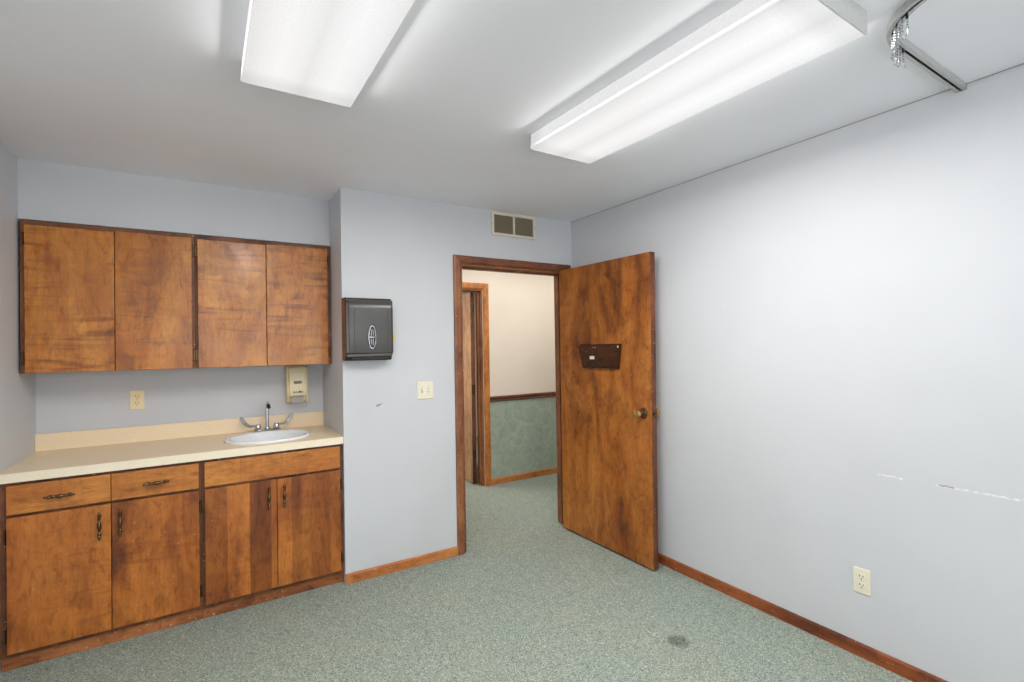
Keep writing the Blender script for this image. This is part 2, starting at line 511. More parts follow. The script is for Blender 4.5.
# jamb linings with stops
J = .016
struct('trim_5', box((DX0, DX0+J, 0, .12, 0, DZ), (DX1-J, DX1, 0, .12, 0, DZ), (DX0+J, DX1-J, 0, .12, DZ-J, DZ),
                     (DX0+J, DX0+J+.011, .05, .09, 0, DZ-J), (DX1-J-.011, DX1-J, .05, .09, 0, DZ-J),
                     (DX0+J, DX1-J, .05, .09, DZ-J-.011, DZ-J)), M['trim'], bevel=.0015, seg=1)
struct('trim_6', box((HX0, HX0+J, HY, HY+.12, 0, 2.03), (HX1-J, HX1, HY, HY+.12, 0, 2.03), (HX0+J, HX1-J, HY, HY+.12, 2.014, 2.03),
                     (HX1-J-.011, HX1-J, HY+.03, HY+.07, 0, 2.014), (HX0+J, HX1-J-.011, HY+.03, HY+.07, 2.003, 2.014)), M['trim'], bevel=.0015, seg=1)
# crack between right wall and ceiling, its shade painted on as a grey strip
struct('crack_shadow_strip', box(-.003, 0, YR, -.001, H-.003, H), M['crack_shadow'])

# ------------------------------------------------------------------ the room door (open towards the right wall)
DH = Vector((-.152, -.026, .012))
ang = math.atan2(.010, -.914)          # direction hinge -> free edge is (+.010, -.914)
DOOR_M = Matrix.Translation(DH) @ Matrix.Rotation(math.atan2(-.914, .010), 4, 'Z')
# local: +x along the slab to the free edge, +y towards the right wall (back), z up
DW, DT, DHt = .914, .044, 2.018
TWIST = .020  # slab, knobs and holder twisted to fit the camera view
def twist(p):
    p.y += TWIST*(p.x/DW)*(p.z/DHt)
def dlocal(bm):
    for v_ in bm.verts: twist(v_.co)
    bmesh.ops.transform(bm, matrix=DOOR_M, verts=bm.verts); return bm
door = obj('door_1', box(0, DW, 0, DT, 0, DHt), [M['door'], M['door_edge']], None, bevel=.0015, seg=1, local=True)
door.matrix_world = DOOR_M; ROOT[door.name] = DOOR_M
door['kind'] = 'structure'
for p in door.data.polygons:
    if abs(p.normal.y) < .5: p.material_index = 1
def knob(side):
    bm = bmesh.new()
    y0, s = (0, -1) if side < 0 else (DT, 1)
    prof = [(.011, .008), (.012, .030), (.015, .036), (.026, .043), (.0295, .054), (.026, .066), (.016, .072), (.003, .073)]
    lathe(bm, [(r, s*h) for r, h in prof], (DW-.072, y0, .983), 'y', 32)
    if side > 0: bmesh.ops.translate(bm, vec=(.016, 0, 0), verts=bm.verts)
    k = obj('door_knob', bm, M['brass'], door, smooth='auto', local=True)
    bm = bmesh.new()
    lathe(bm, [(r, s*h) for r, h in [(.036, 0), (.036, .005), (.029, .010), (.014, .013), (.010, .013)]], (DW-.072, y0, .983), 'y', 32)
    if side > 0: bmesh.ops.translate(bm, vec=(.016, 0, 0), verts=bm.verts)
    obj('rose', bm, M['bronze'], k, smooth='auto', local=True)
    return k
knob(-1); knob(1)
k_ = obj('latch_plate', box((DW-.0005, DW+.0015, .010, .034, .955, 1.012), (DW, DW+.008, .016, .028, .975, .991)), M['bronze'], door, local=True)
for ch in [door]+list(door.children_recursive):
    for v_ in ch.data.vertices: twist(v_.co)
for hz in (.2, 1.0, 1.8):
    bm = bmesh.new()
    lathe(bm, [(.006, 0), (.006, .088)], (-.004, DT+.004, hz), 'z', 12)
    bx(bm, -.0015, -.0005, .006, DT, hz, hz+.088)
    obj('hinge', bm, M['bronze'], door, local=True)

# brown holder screwed to the door
hx0, hx1 = .235, .660
ft = thing('file_holder', 'dark brown trapezoid file holder with white sticker on the open door', 'file holder',
           DOOR_M @ Vector(((hx0+hx1)/2, 0, 1.262)), math.atan2(-.914, .010))
def hold(bm): return dlocal(bm)
bm = bmesh.new(); prism(bm, [(hx0, 1.433), (hx1, 1.433), (hx1-.022, 1.262), (hx0+.034, 1.262)], 1, -.004, -.0005)
obj('back_plate', hold(bm), M['holder'], ft)
bm = bmesh.new()
a = [(hx0+.004, -.022, 1.425), (hx1-.004, -.022, 1.425), (hx1-.026, -.012, 1.262), (hx0+.038, -.012, 1.262)]
v1 = [bm.verts.new(p) for p in a]; v2 = [bm.verts.new((p[0], p[1]+.003, p[2])) for p in a]
bm.faces.new(v1); bm.faces.new(v2[::-1])
for i in range(4): bm.faces.new((v1[i], v2[i], v2[(i+1) % 4], v1[(i+1) % 4]))
# sides and bottom of the pocket
def quadslab(bm, p):
    vs = [bm.verts.new(q) for q in p]; bm.faces.new(vs)
quadslab(bm, [(hx0+.004, -.021, 1.425), (hx0+.038, -.011, 1.262), (hx0+.038, -.004, 1.262), (hx0+.004, -.004, 1.425)])
quadslab(bm, [(hx1-.004, -.021, 1.425), (hx1-.026, -.011, 1.262), (hx1-.026, -.004, 1.262), (hx1-.004, -.004, 1.425)])
quadslab(bm, [(hx0+.038, -.011, 1.262), (hx1-.026, -.011, 1.262), (hx1-.026, -.004, 1.262), (hx0+.038, -.004, 1.262)])
bmesh.ops.recalc_face_normals(bm, faces=bm.faces)
obj('front_pocket', hold(bm), M['holder'], ft)
bm = bmesh.new(); bx(bm, hx0+.128, hx0+.150, -.0196, -.0186, 1.325, 1.348); bx(bm, hx0+.153, hx0+.175, -.0196, -.0186, 1.325, 1.348)
obj('sticker', hold(bm), M['paper'], ft)
for sx in (.165, .188):
    bm = bmesh.new(); lathe(bm, [(.0045, 0), (.004, -.002), (.001, -.003)], (hx0+sx, -.0215, 1.409), 'y', 10)
    obj('screw', hold(bm), M['chrome'], ft)
for q in (hx1-.012,):
    bm = bmesh.new(); bx(bm, q-.006, q+.004, -.0228, -.0212, 1.408, 1.420)
    obj('corner_clip', hold(bm), M['paper'], ft)

# hall door, open into the room beyond
HDM = Matrix.Translation((-.168, 1.478, .01)) @ Matrix.Rotation(math.atan2(.98, .09), 4, 'Z')
d2 = obj('door_2', box(0, .8, -.044, 0, 0, 2.0), [M['hall_door'], M['door_edge']], None, bevel=.0015, seg=1, local=True)
d2.matrix_world = HDM; ROOT[d2.name] = HDM; d2['kind'] = 'structure'
for p in d2.data.polygons:
    if abs(p.normal.y) < .5: p.material_index = 1
for hz in (.25, .93, 1.78):
    obj('hinge', box(-.002, 0, -.04, -.004, hz, hz+.1), M['bronze'], d2, local=True)
obj('door_plate', box(.22, .34, 0, .004, 1.50, 1.60), M['hall_trim'], d2, local=True)

# ------------------------------------------------------------------ ceiling fixtures
def fixture(cx, cy, rot, label):
    z0, zt = 2.367, 2.44
    W, L = .366/2, 1.24/2
    root = thing('ceiling_light', label, 'ceiling light', (cx, cy, z0), rot, 'fluorescent fixtures on the ceiling')
    # local geometry, z relative to the lens bottom
    h = zt-z0
    bm = box((-W+.03, W-.03, -L, L, h-.022, h), )
    obj('housing', bm, M['white_metal'], root, local=True)
    # wraparound lens, a folded tray open at the top
    bm = bmesh.new()
    prof = [(-W, h-.004), (-W-.003, .006), (-W-.001, .002), (-W+.004, 0), (W-.004, 0), (W+.001, .002), (W+.003, .006), (W, h-.004),
            (W-.004, h-.004), (W-.004, .015), (W-.016, .004), (-W+.016, .004), (-W+.004, .015), (-W+.004, h-.004)]
    prism(bm, prof, 1, -L+.006, L-.006)
    obj('lens', bm, M['lens'], root, local=True)
    for s in (-1, 1):
        bm = bmesh.new()
        y0, y1 = sorted((s*(L-.005), s*L))
        prism(bm, [(-W-.002, h), (-W-.004, .006), (-W+.002, -.001), (W-.002, -.001), (W+.004, .006), (W+.002, h)], 1, y0, y1)
        y0, y1 = sorted((s*(L-.012), s*L))
        obj('end_cap', bm, M['white_metal'], root, bevel=.001, seg=1, local=True)
    # the light the tubes give: one lamp at the lens, one along each side of it
    def lamp(nm, power, sx, sy, loc, rotm, spread=PI):
        l = bpy.data.lights.new(nm, 'AREA'); l.shape = 'RECTANGLE'; l.size = sx; l.size_y = sy; l.energy = power; l.spread = spread
        l.color = (1.0, .985, .955)
        o = bpy.data.objects.new(nm, l); COL.objects.link(o); o.parent = root
        o.location = loc; o.rotation_euler = rotm
        return o
    lamp('tube_light', ROOM_LAMP_W, 2*W-.03, 2*L-.03, (0, 0, -.003), (0, 0, 0))
    lamp('side_glow', SIDE_LAMP_W, h-.012, 2*L-.03, (W+.018, 0, h/2-.004), (0, -PI/2+.85, 0))
    lamp('side_glow', SIDE_LAMP_W, h-.012, 2*L-.03, (-W-.018, 0, h/2-.004), (0, PI/2-.85, 0))
    return root
fixture(-2.236, -1.21-.62, 0, 'fluorescent ceiling light above the cabinets side, cut by the top of the photo')
fixture(-1.025, -1.215-.62, math.radians(1.2), 'long fluorescent ceiling light nearer the right wall, its metal end showing')

hl = bpy.data.lights.new('hall_light', 'AREA'); hl.shape = 'RECTANGLE'; hl.size = 2.4; hl.size_y = .6
hl.energy = HALL_LAMP_W; hl.color = (1, .97, .92)
o = bpy.data.objects.new('hall_light', hl); COL.objects.link(o); o.location = (.3, .66, 2.42)
fl = bpy.data.lights.new('far_room_light', 'AREA'); fl.size = .8; fl.energy = FAR_LAMP_W; fl.color = (1, .96, .9)
o = bpy.data.objects.new('far_room_light', fl); COL.objects.link(o); o.location = (-1.1, 2.5, 2.42)

# ------------------------------------------------------------------ wall cabinets
def pull(parent, c, horizontal, Lh=.058):
    """turned bronze bar with beads, on two posts, standing off a front that faces -y"""
    prof = []
    k_ = Lh/.058
    def s(u, r): prof.append((r*1.2, u if u < -.021 else u*k_))
    s(-Lh-.010, .0012); s(-Lh-.008, .0035); s(-Lh-.003, .0052); s(-Lh+.003, .0035); s(-Lh+.006, .0062); s(-Lh+.012, .0062); s(-Lh+.016, .0036)
    s(-Lh+.020, .0060); s(-Lh+.026, .0056); s(-Lh+.030, .0034); s(-.020, .0048); s(-.010, .0072); s(0, .0080)
    prof += [(r, -u) for r, u in prof[-2::-1]]
    bm = bmesh.new()
    ax = 'x' if horizontal else 'z'
    lathe(bm, prof, (c[0], c[1]-.022, c[2]), ax, 12)
    for sg in (-1, 1):
        d = sg*(Lh-.012)
        p = (c[0]+d, c[1], c[2]) if horizontal else (c[0], c[1], c[2]+d)
        lathe(bm, [(.0075, 0), (.0075, -.003), (.0036, -.006), (.0036, -.022)], p, 'y', 10)
    return obj('handle', bm, M['bronze'], parent, smooth='auto')


def cab_hinge(parent, x, y, z):
    bm = bmesh.new()
    bx(bm, x-.007, x+.007, y-.0035, y, z-.030, z+.030)
    lathe(bm, [(.0022, -.034), (.0052, -.030), (.0052, .030), (.0022, .034)], (x, y-.006, z), 'z', 10)
    for q in (-.018, .018):
        lathe(bm, [(.003, 0), (.002, -.002)], (x+.003, y-.0035, z+q), 'y', 8)
    return obj('hinge', bm, M['bronze'], parent)


UZ0, UZ1 = 1.343, 2.1265
UF, UB = .302, AY-.002            # frame face and back
uspan = [(-3.326, -2.5795), (-2.5785, -1.8145)]
udoors = [((-3.306, -2.9485), (-2.9455, -2.594)), ((-2.565, -2.2055), (-2.2025, -1.838))]
ulabels = ['left wall cabinet of golden wood, hung over bare counter beside the left wall',
           'right wall cabinet of glossy wood, hung above the sink and soap dispenser']
for (x0, x1), ds, lab in zip(uspan, udoors, ulabels):
    r = thing('wall_cabinet', lab, 'cabinet', ((x0+x1)/2, (UF+UB)/2, UZ0), 0, 'wall cabinets over the counter')
    obj('carcass', box((x0, x0+.016, UF+.018, UB, UZ0, UZ1), (x1-.016, x1, UF+.018, UB, UZ0, UZ1),
                       (x0+.016, x1-.016, UF+.018, UB, UZ0, UZ0+.016), (x0+.016, x1-.016, UF+.018, UB, UZ1-.016, UZ1),
                       (x0+.016, x1-.016, UB-.008, UB, UZ0+.016, UZ1-.016)), M['frame_wood'], r)
    fx0, fx1 = x0, x1
    lw = ds[0][0]-x0+.012; rw = x1-ds[1][1]+.012
    obj('face_frame', box((x0, x0+lw, UF, UF+.018, UZ0, UZ1), (x1-rw, x1, UF, UF+.018, UZ0, UZ1),
                          (x0+lw, x1-rw, UF, UF+.018, UZ1-.04, UZ1), (x0+lw, x1-rw, UF, UF+.018, UZ0, UZ0+.03)), M['frame_wood'], r, bevel=.001, seg=1)
    for i, (a, b_) in enumerate(ds):
        obj('door', box(a, b_, UF-.018, UF-.0005, UZ0+.001, 2.099 if i == 0 else 2.1035), M['up_wood'], r, bevel=.002, seg=2)
    for hz in (1.42, 2.03):
        cab_hinge(r, ds[0][0]-.008, UF, hz)
        cab_hinge(r, ds[1][1]+.008, UF, hz)

# ------------------------------------------------------------------ base cabinets
BF, BB = .030, AY-.004
BZ1 = .857
bspan = [(-3.332, -2.5545), (-2.5535, -1.8165)]
bdoors = [((-3.304, -2.9345), (-2.9315, -2.567)), ((-2.541, -2.1895), (-2.1865, -1.8345))]
blabels = ['left base cabinet with two drawers over two doors, beside the left wall',
           'right base cabinet under the sink, with one long blank front over two striped doors']
for k, ((x0, x1), ds, lab) in enumerate(zip(bspan, bdoors, blabels)):
    r = thing('base_cabinet', lab, 'cabinet', ((x0+x1)/2, (BF+BB)/2, 0), 0, 'base cabinets under the counter')
    obj('carcass', box((x0, x0+.016, BF+.018, BB, 0, BZ1), (x1-.016, x1, BF+.018, BB, 0, BZ1),
                       (x0+.016, x1-.016, BF+.03, BB, .08, .096), (x0+.016, x1-.016, BB-.008, BB, .096, BZ1)), M['dark_wood'], r)
    lw = ds[0][0]-x0+.012; rw = x1-ds[1][1]+.012
    obj('face_frame', box((x0, x0+lw, BF, BF+.018, .06, BZ1), (x1-rw, x1, BF, BF+.018, .06, BZ1),
                          (x0+lw, x1-rw, BF, BF+.018, .835, BZ1), (x0+lw, x1-rw, BF, BF+.018, .685, .725),
                          (x0+lw, x1-rw, BF, BF+.018, .06, .10)), M['frame_wood'], r, bevel=.001, seg=1)
    obj('toe_board', box(x0, x1, BF+.012, BF+.028, 0, .0595), M['skirt'], r, bevel=.002, seg=1)
    for i, (a, b_) in enumerate(ds):
        d = obj('door', box(a, b_, BF-.018, BF-.0005, .082, .697), M['plank_wood'] if k else M['low_wood'], r, bevel=.002, seg=2)
        hx = b_-.041 if i == 0 else a+.036
        pull(d, (hx, BF-.018, .602), False)
    if k == 0:
        for i, (a, b_) in enumerate(ds):
            d = obj('drawer', box(a, b_, BF-.018, BF-.0005, .711, .843), M['drawer_wood'], r, bevel=.002, seg=2)
            pull(d, ((a+b_)/2, BF-.018, .774), True, .046)
    else:
        obj('blank_front', box(ds[0][0], ds[1][1], BF-.018, BF-.0005, .711, .843), M['drawer_wood'], r, bevel=.002, seg=2)
    for hz in (.16, .61):
        if k == 0: cab_hinge(r, ds[1][1]+.006, BF, hz)
        else: cab_hinge(r, ds[1][1]+.008, BF, hz)
    if k == 0:
        for hz in (.16, .61): cab_hinge(r, ds[0][0]-.008, BF, hz)

# ------------------------------------------------------------------ countertop with a hole for the sink
CZ0, CZ1, CYF = .8585, .9005, 0.004
CX0, CX1, CYB = LX+.001, X1-.001, AY-.002
SKX, SKY, SKA, SKB = -2.203, .255, .240, .207
top = thing('countertop', 'beige laminate countertop running over both base cabinets, with a low backsplash', 'countertop', ((CX0+CX1)/2, .3, CZ0))
angs = sorted([2*PI*i/72 for i in range(72)] + [math.atan2(y-SKY, x-SKX) % (2*PI) for x in (CX0, CX1) for y in (CYF, CYB)])
def rect_pt(a):
    dx, dy = math.cos(a), math.sin(a)
    ts = []
    if dx > 1e-9: ts.append((CX1-SKX)/dx)
    if dx < -1e-9: ts.append((CX0-SKX)/dx)
    if dy > 1e-9: ts.append((CYB-SKY)/dy)
    if dy < -1e-9: ts.append((CYF-SKY)/dy)
    q = min(ts)
    return SKX+dx*q, SKY+dy*q
bm = bmesh.new()
rows = []
for z in (CZ1, CZ0):
    ell, out = [], []
    for a in angs:
        # ellipse point lying on the same ray
        q = 1/math.sqrt((math.cos(a)/(SKA*.93))**2+(math.sin(a)/(SKB*.93))**2)
        ell.append(bm.verts.new((SKX+math.cos(a)*q, SKY+math.sin(a)*q, z)))
        out.append(bm.verts.new((*rect_pt(a), z)))
    rows.append((ell, out))
n = len(angs)
for i in range(n):
    j = (i+1) % n
    (e0, o0), (e1, o1) = rows
    bm.faces.new((e0[i], o0[i], o0[j], e0[j]))
    bm.faces.new((e1[i], e1[j], o1[j], o1[i]))
    f = bm.faces.new((o0[i], o1[i], o1[j], o0[j]))
    if abs(o0[i].co.y-CYF) < 1e-6 and abs(o0[j].co.y-CYF) < 1e-6: f.material_index = 1
    bm.faces.new((e0[i], e0[j], e1[j], e1[i]))
bmesh.ops.recalc_face_normals(bm, faces=bm.faces)
obj('worktop', bm, [M['laminate'], M['laminate_edge']], top)
obj('backsplash', box(CX0, CX1, CYB-.02, CYB, CZ1, .996), M['laminate'], top, bevel=.002, seg=2)

# sink
bm = bmesh.new()
prof = [(1.0, CZ1+.0005), (1.0, CZ1+.006), (.985, CZ1+.013), (.95, CZ1+.015), (.90, CZ1+.0135), (.865, CZ1+.008), (.845, CZ1-.004), (.80, CZ1-.06),
        (.70, CZ1-.105), (.5, CZ1-.128), (.2, CZ1-.136), (.09, CZ1-.138)]
lathe(bm, [(r, z) for r, z in prof], (SKX, SKY, 0), 'z', 72, SKA, SKB, closed=False)
snk = thing('sink', 'white oval drop-in sink set in the beige countertop', 'sink', (SKX, SKY, CZ1))
so = obj('basin', bm, M['porcelain'], snk, smooth=True)
sm = so.modifiers.new('thick', 'SOLIDIFY'); sm.thickness = .004; sm.offset = -1
bm = bmesh.new(); lathe(bm, [(.024, 0), (.024, .002), (.018, .003), (.016, .001), (.002, .0005)], (SKX, SKY, CZ1-.138), 'z', 24)
obj('drain', bm, M['chrome'], snk, smooth='auto')

# faucet with wrist-blade handles
FX, FY, FZ = -2.185, .520, CZ1
fc = thing('faucet', 'chrome faucet with two wing-shaped lever handles behind the sink', 'faucet', (FX, FY, FZ))
bm = bmesh.new()
pts = []
for i in range(24):
    a = 2*PI*i/24
    cx = .055 if math.cos(a) > 0 else -.055
    pts.append((FX+cx+.026*math.cos(a), FY+.026*math.sin(a)))
prism(bm, pts, 2, FZ+.0003, FZ+.020)
obj('base', bm, M['chrome'], fc, bevel=.004, seg=2, smooth='auto')
bm = bmesh.new()
path = [(FX, FY, FZ+.018), (FX, FY, FZ+.16)]
for i in range(1, 11):
    a = PI*i/10*.62
    path.append((FX, FY-.04+.04*math.cos(a), FZ+.155+.04*math.sin(a)))
path.append((FX, path[-1][1]-.028, path[-1][2]-.013))
tube(bm, path, [.011, .0095]+[.0085]*(len(path)-2), 14)
lathe(bm, [(.017, .018), (.016, .026), (.011, .034)], (FX, FY, FZ), 'z', 18)
sp = obj('spout', bm, M['chrome'], fc, smooth='auto')
e = Vector(path[-1]); 
bm = bmesh.new(); tube(bm, [e+Vector((0, .006, .0028)), e+Vector((0, -.010, -.0046)), e+Vector((0, -.020, -.0093))], [.0105, .0118, .0112], 16)
obj('aerator', bm, M['dark'], sp, smooth='auto')
for sg in (-1, 1):
    hx = FX+sg*.055
    bm = bmesh.new()
    lathe(bm, [(.018, .018), (.019, .028), (.018, .046), (.013, .052), (.002, .054)], (hx, FY, FZ), 'z', 18)
    # flat arm and flared paddle facing the user
    o2 = [(.010, .038), (.052, .036), (.072, .046), (.092, .070), (.104, .092), (.106, .104), (.099, .112), (.088, .108), (.074, .090), (.062, .066), (.048, .050), (.010, .048)]
    prism(bm, [(hx+sg*u, FZ+q) for u, q in o2], 1, FY-.0025, FY+.0025)
    obj('lever_handle', bm, M['chrome'], fc, smooth='auto', bevel=.001, seg=1)

# ------------------------------------------------------------------ soap dispenser
sx0, sx1, sz0, sz1, syw = -2.062, -1.930, 1.082, 1.342, AY
sd = thing('soap_dispenser', 'beige soap dispenser with grey push bar on the wall under the right wall cabinet', 'soap dispenser', ((sx0+sx1)/2, syw-.05, sz0))
bm = bmesh.new()
# body outline in (y,z): bulging front, notch at the bottom for the bar
yb = syw-.001
sp_ = [(yb, 1.085), (yb-.070, 1.085), (yb-.074, 1.125), (yb-.100, 1.128), (yb-.104, 1.16), (yb-.103, 1.22), (yb-.096, 1.28), (yb-.084, 1.318), (yb-.064, 1.336), (yb, 1.338)]
prism(bm, sp_, 0, sx0+.013, sx1-.013)
obj('body', bm, M['beige'], sd, bevel=.003, seg=2)
for (a, b_) in ((sx0, sx0+.0125), (sx1-.0125, sx1)):
    bm = bmesh.new()
    prism(bm, [(yb, 1.072), (yb-.066, 1.072), (yb-.078, 1.082), (yb-.090, 1.12), (yb-.094, 1.16), (yb-.092, 1.22), (yb-.086, 1.278), (yb-.074, 1.314), (yb-.056, 1.330), (yb, 1.332)], 0, a, b_)
    obj('side_panel', bm, M['almond'], sd, bevel=.005, seg=3)
bm = bmesh.new()
pts = []
cxm = (sx0+sx1)/2
for i in range(20):
    a = 2*PI*i/20
    q = .017 if math.cos(a) > 0 else -.017
    pts.append((cxm+q+.010*math.cos(a), 1.218+.010*math.sin(a)))
prism(bm, pts, 1, yb-.1055, yb-.101)
obj('level_window', bm, M['window'], sd)
obj('push_bar', box(sx0+.024, sx1-.024, yb-.098, yb-.076, 1.078, 1.118), M['pad'], sd, bevel=.003, seg=2)
bm = bmesh.new()
for i, wd in enumerate((.009, .006, .006, .006)):
    bx(bm, cxm-.030+i*.009, cxm-.030+i*.009+wd, yb-.1052, yb-.1035, 1.146, 1.158-(i % 2)*.003)
obj('lettering', bm, M['print'], sd)
bm = bmesh.new()
for i, wd in enumerate((.008, .005, .006)):
    bx(bm, cxm+.006+i*.009, cxm+.006+i*.009+wd, yb-.1052, yb-.1035, 1.145+(i % 2)*.002, 1.161-i*.002)
obj('lettering', bm, M['print_dark'], sd)

# ------------------------------------------------------------------ paper towel dispenser
tx0, tx1, tz0, tz1, ty = X1-.004, -1.526, 1.364, 1.755, -.112
td = thing('paper_towel_dispenser', 'dark smoky paper towel dispenser with an oval chrome badge on the grey wall', 'towel dispenser', ((tx0+tx1)/2, -.055, tz0))
bm = bmesh.new()
prism(bm, [(-.0005, tz0+.004), (-.0005, tz1), (-.070, tz1-.002), (-.104, tz1-.034), (-.106, tz0+.05), (-.084, tz0+.03), (-.07, tz0+.004)], 0, tx0, tx1-.002)
obj('housing', bm, M['smoke'], td, bevel=.004, seg=2)
def towel_profile(inset):
    return [(-.084, tz0+.050), (-.084, tz1-.014), (-.094, tz1-.020), (-.104, tz1-.032), (-.110, tz1-.048), (-.112, tz1-.066), (-.112, tz0+.060), (-.110, tz0+.050)]
bm = bmesh.new()
prism(bm, [(y, z) for y, z in towel_profile(0)], 0, tx0+.006, tx1)
bmesh.ops.bevel(bm, geom=[e for e in bm.edges if (all(abs(v.co.x-tx1) < 1e-5 for v in e.verts) or all(abs(v.co.x-tx0-.006) < 1e-5 for v in e.verts)) and all(v.co.y < -.1 for v in e.verts)] , offset=.014, segments=4, affect='EDGES')
obj('front_cover', bm, M['cover'], td, smooth='auto')
for gx in (tx0+.050, tx1-.036):
    obj('groove', box(gx-.0012, gx+.0012, -.1126, -.110, tz0+.062, tz1-.066), M['slot'], td)
obj('lower_lip', box((tx0+.004, tx1-.012, -.108, -.070, tz0+.026, tz0+.046),), M['cover'], td, bevel=.005, seg=2)
obj('dispensing_slot', box(tx0+.03, tx1-.03, -.106, -.07, tz0+.010, tz0+.024), M['dark'], td, bevel=.003, seg=2)
bcx, bcz = tx0+.156, tz0+.146
def oval_ring(bm, a0, b0, a1, b1, y0, y1):
    n = 40
    R = [[bm.verts.new((bcx+a*math.cos(2*PI*i/n), y, bcz+b_*math.sin(2*PI*i/n))) for i in range(n)] for a, b_, y in ((a0, b0, y0), (a0, b0, y1), (a1, b1, y1), (a1, b1, y0))]
    for p, q in zip(R, R[1:]+R[:1]):
        for i in range(n): bm.faces.new((p[i], p[(i+1) % n], q[(i+1) % n], q[i]))
    bmesh.ops.recalc_face_normals(bm, faces=bm.faces)
bm = bmesh.new()
prism(bm, [(bcx+.028*math.cos(2*PI*i/40), bcz+.080*math.sin(2*PI*i/40)) for i in range(40)], 1, -.1135, -.111)
bd = obj('badge', bm, M['dark'], td)
bm = bmesh.new(); oval_ring(bm, .024, .073, .019, .066, -.1135, -.1152)
obj('badge_rim', bm, M['chrome'], bd)
bm = bmesh.new()
bx(bm, bcx-.016, bcx+.016, -.1148, -.1134, bcz-.004, bcz+.004)
prism(bm, [(bcx-.010, bcz+.010), (bcx-.005, bcz+.010), (bcx+.002, bcz+.050), (bcx-.003, bcz+.050)], 1, -.1148, -.1134)
prism(bm, [(bcx+.004, bcz+.010), (bcx+.009, bcz+.010), (bcx+.009, bcz+.042), (bcx+.005, bcz+.046)], 1, -.1148, -.1134)
prism(bm, [(bcx-.010, bcz-.010), (bcx-.006, bcz-.010), (bcx-.004, bcz-.048), (bcx-.007, bcz-.042)], 1, -.1148, -.1134)
prism(bm, [(bcx+.002, bcz-.010), (bcx+.008, bcz-.010), (bcx+.006, bcz-.048), (bcx+.002, bcz-.050)], 1, -.1148, -.1134)
obj('badge_emblem', bm, M['chrome'], bd)
obj('key_tab', box(tx1-.001, tx1+.030, -.050, -.026, 1.490, 1.530), M['yellow'], td, bevel=.002, seg=1)

# ------------------------------------------------------------------ outlets and switch
def outlet(name, label, c, rotz, mat):
    r = thing(name, label, 'outlet', c, rotz)
    obj('cover_plate', box(-.035, .035, -.006, -.0004, 0, .114), mat, r, bevel=.003, seg=3, local=True)
    for zz in (.0765, .0375):
        bm = bmesh.new()
        pts = []
        for i in range(28):
            a = 2*PI*i/28
            pts.append((.0165*math.cos(a), zz+max(-.0135, min(.0135, .0165*math.sin(a)))))
        # drop duplicate points from the clipping
        pp = []
        for q in pts:
            if not pp or (abs(q[0]-pp[-1][0])+abs(q[1]-pp[-1][1])) > 1e-6: pp.append(q)
        prism(bm, pp, 1, -.0085, -.0058)
        rc = obj('receptacle', bm, mat, r, local=True)
        bm = box((-.0085, -.0055, -.009, -.0080, zz+.000, zz+.009), (.0055, .0085, -.009, -.0080, zz+.001, zz+.008))
        lathe(bm, [(.0028, -.0080), (.0028, -.009)], (0, 0, zz-.0075), 'y', 10)
        obj('socket_hole', bm, M['slot'], rc, local=True)
    bm = bmesh.new(); lathe(bm, [(.003, -.0055), (.0025, -.0072), (.001, -.0074)], (0, 0, .057), 'y', 10)
    obj('screw', bm, M['steel'], r, local=True)
    return r
outlet('wall_outlet', 'yellowed outlet on the wall between counter and left wall cabinet', (-2.883, AY, 1.096), 0, M['almond'])
outlet('wall_outlet', 'ivory outlet low on the bare right wall above the baseboard', (0, -2.05, .289), -PI/2, M['ivory'])

sw = thing('light_switch', 'ivory double light switch plate left of the door frame', 'light switch', (-1.278, 0, 1.096))
obj('cover_plate', box(-.0575, .0575, -.006, -.0004, 0, .116), M['ivory'], sw, bevel=.003, seg=3, local=True)
for sx_ in (-.023, .023):
    bm = bmesh.new()
    prism(bm, [(-.0055, .046), (-.0055, .070), (-.016, .069), (-.017, .063), (-.008, .047)] if sx_ < 0 else [(-.0055, .046), (-.0055, .070), (-.008, .069), (-.017, .053), (-.016, .047)], 0, sx_-.005, sx_+.005)
    obj('toggle', bm, M['ivory'], sw, local=True)
    obj('slot', box(sx_-.0062, sx_+.0062, -.0066, -.0055, .044, .072), M['grille'], sw, local=True)
    for zz in (.028, .088):
        bm = bmesh.new(); lathe(bm, [(.003, -.0055), (.0026, -.0070), (.001, -.0073)], (sx_, 0, zz), 'y', 10)
        obj('screw', bm, M['steel'], sw, local=True)

# ------------------------------------------------------------------ vent
vx0, vx1, vz0, vz1 = -.745, -.364, 2.259, 2.430
vt = thing('air_vent', 'cream framed air vent with two grilles above the door', 'vent', ((vx0+vx1)/2, 0, vz0))
obj('frame', box((vx0, vx1, -.014, -.0004, vz0, vz0+.018), (vx0, vx1, -.014, -.0004, vz1-.018, vz1), (vx0, vx0+.018, -.014, -.0004, vz0+.018, vz1-.018),
                 (vx1-.018, vx1, -.014, -.0004, vz0+.018, vz1-.018), ((vx0+vx1)/2-.008, (vx0+vx1)/2+.008, -.014, -.0004, vz0+.018, vz1-.018)), M['ventframe'], vt, bevel=.002, seg=1)
vm = (vx0+vx1)/2
for a, b_ in ((vx0+.018, vm-.008), (vm+.008, vx1-.018)):
    bm = bmesh.new()
    bx(bm, a, b_, -.0025, -.0006, vz0+.018, vz1-.018)
    zc = vz0+.023
    while zc < vz1-.022:
        prism(bm, [(-.011, zc), (-.011, zc+.0015), (-.003, zc+.0065), (-.003, zc+.005)], 0, a, b_)
        zc += .0085
    obj('grille', bm, M['grille'], vt)
for q in (vx0+.006, vx1-.006):
    bm = bmesh.new(); lathe(bm, [(.003, -.0135), (.0025, -.0155), (.001, -.016)], (q, 0, (vz0+vz1)/2), 'y', 8)
    obj('screw', bm, M['slot'], vt)

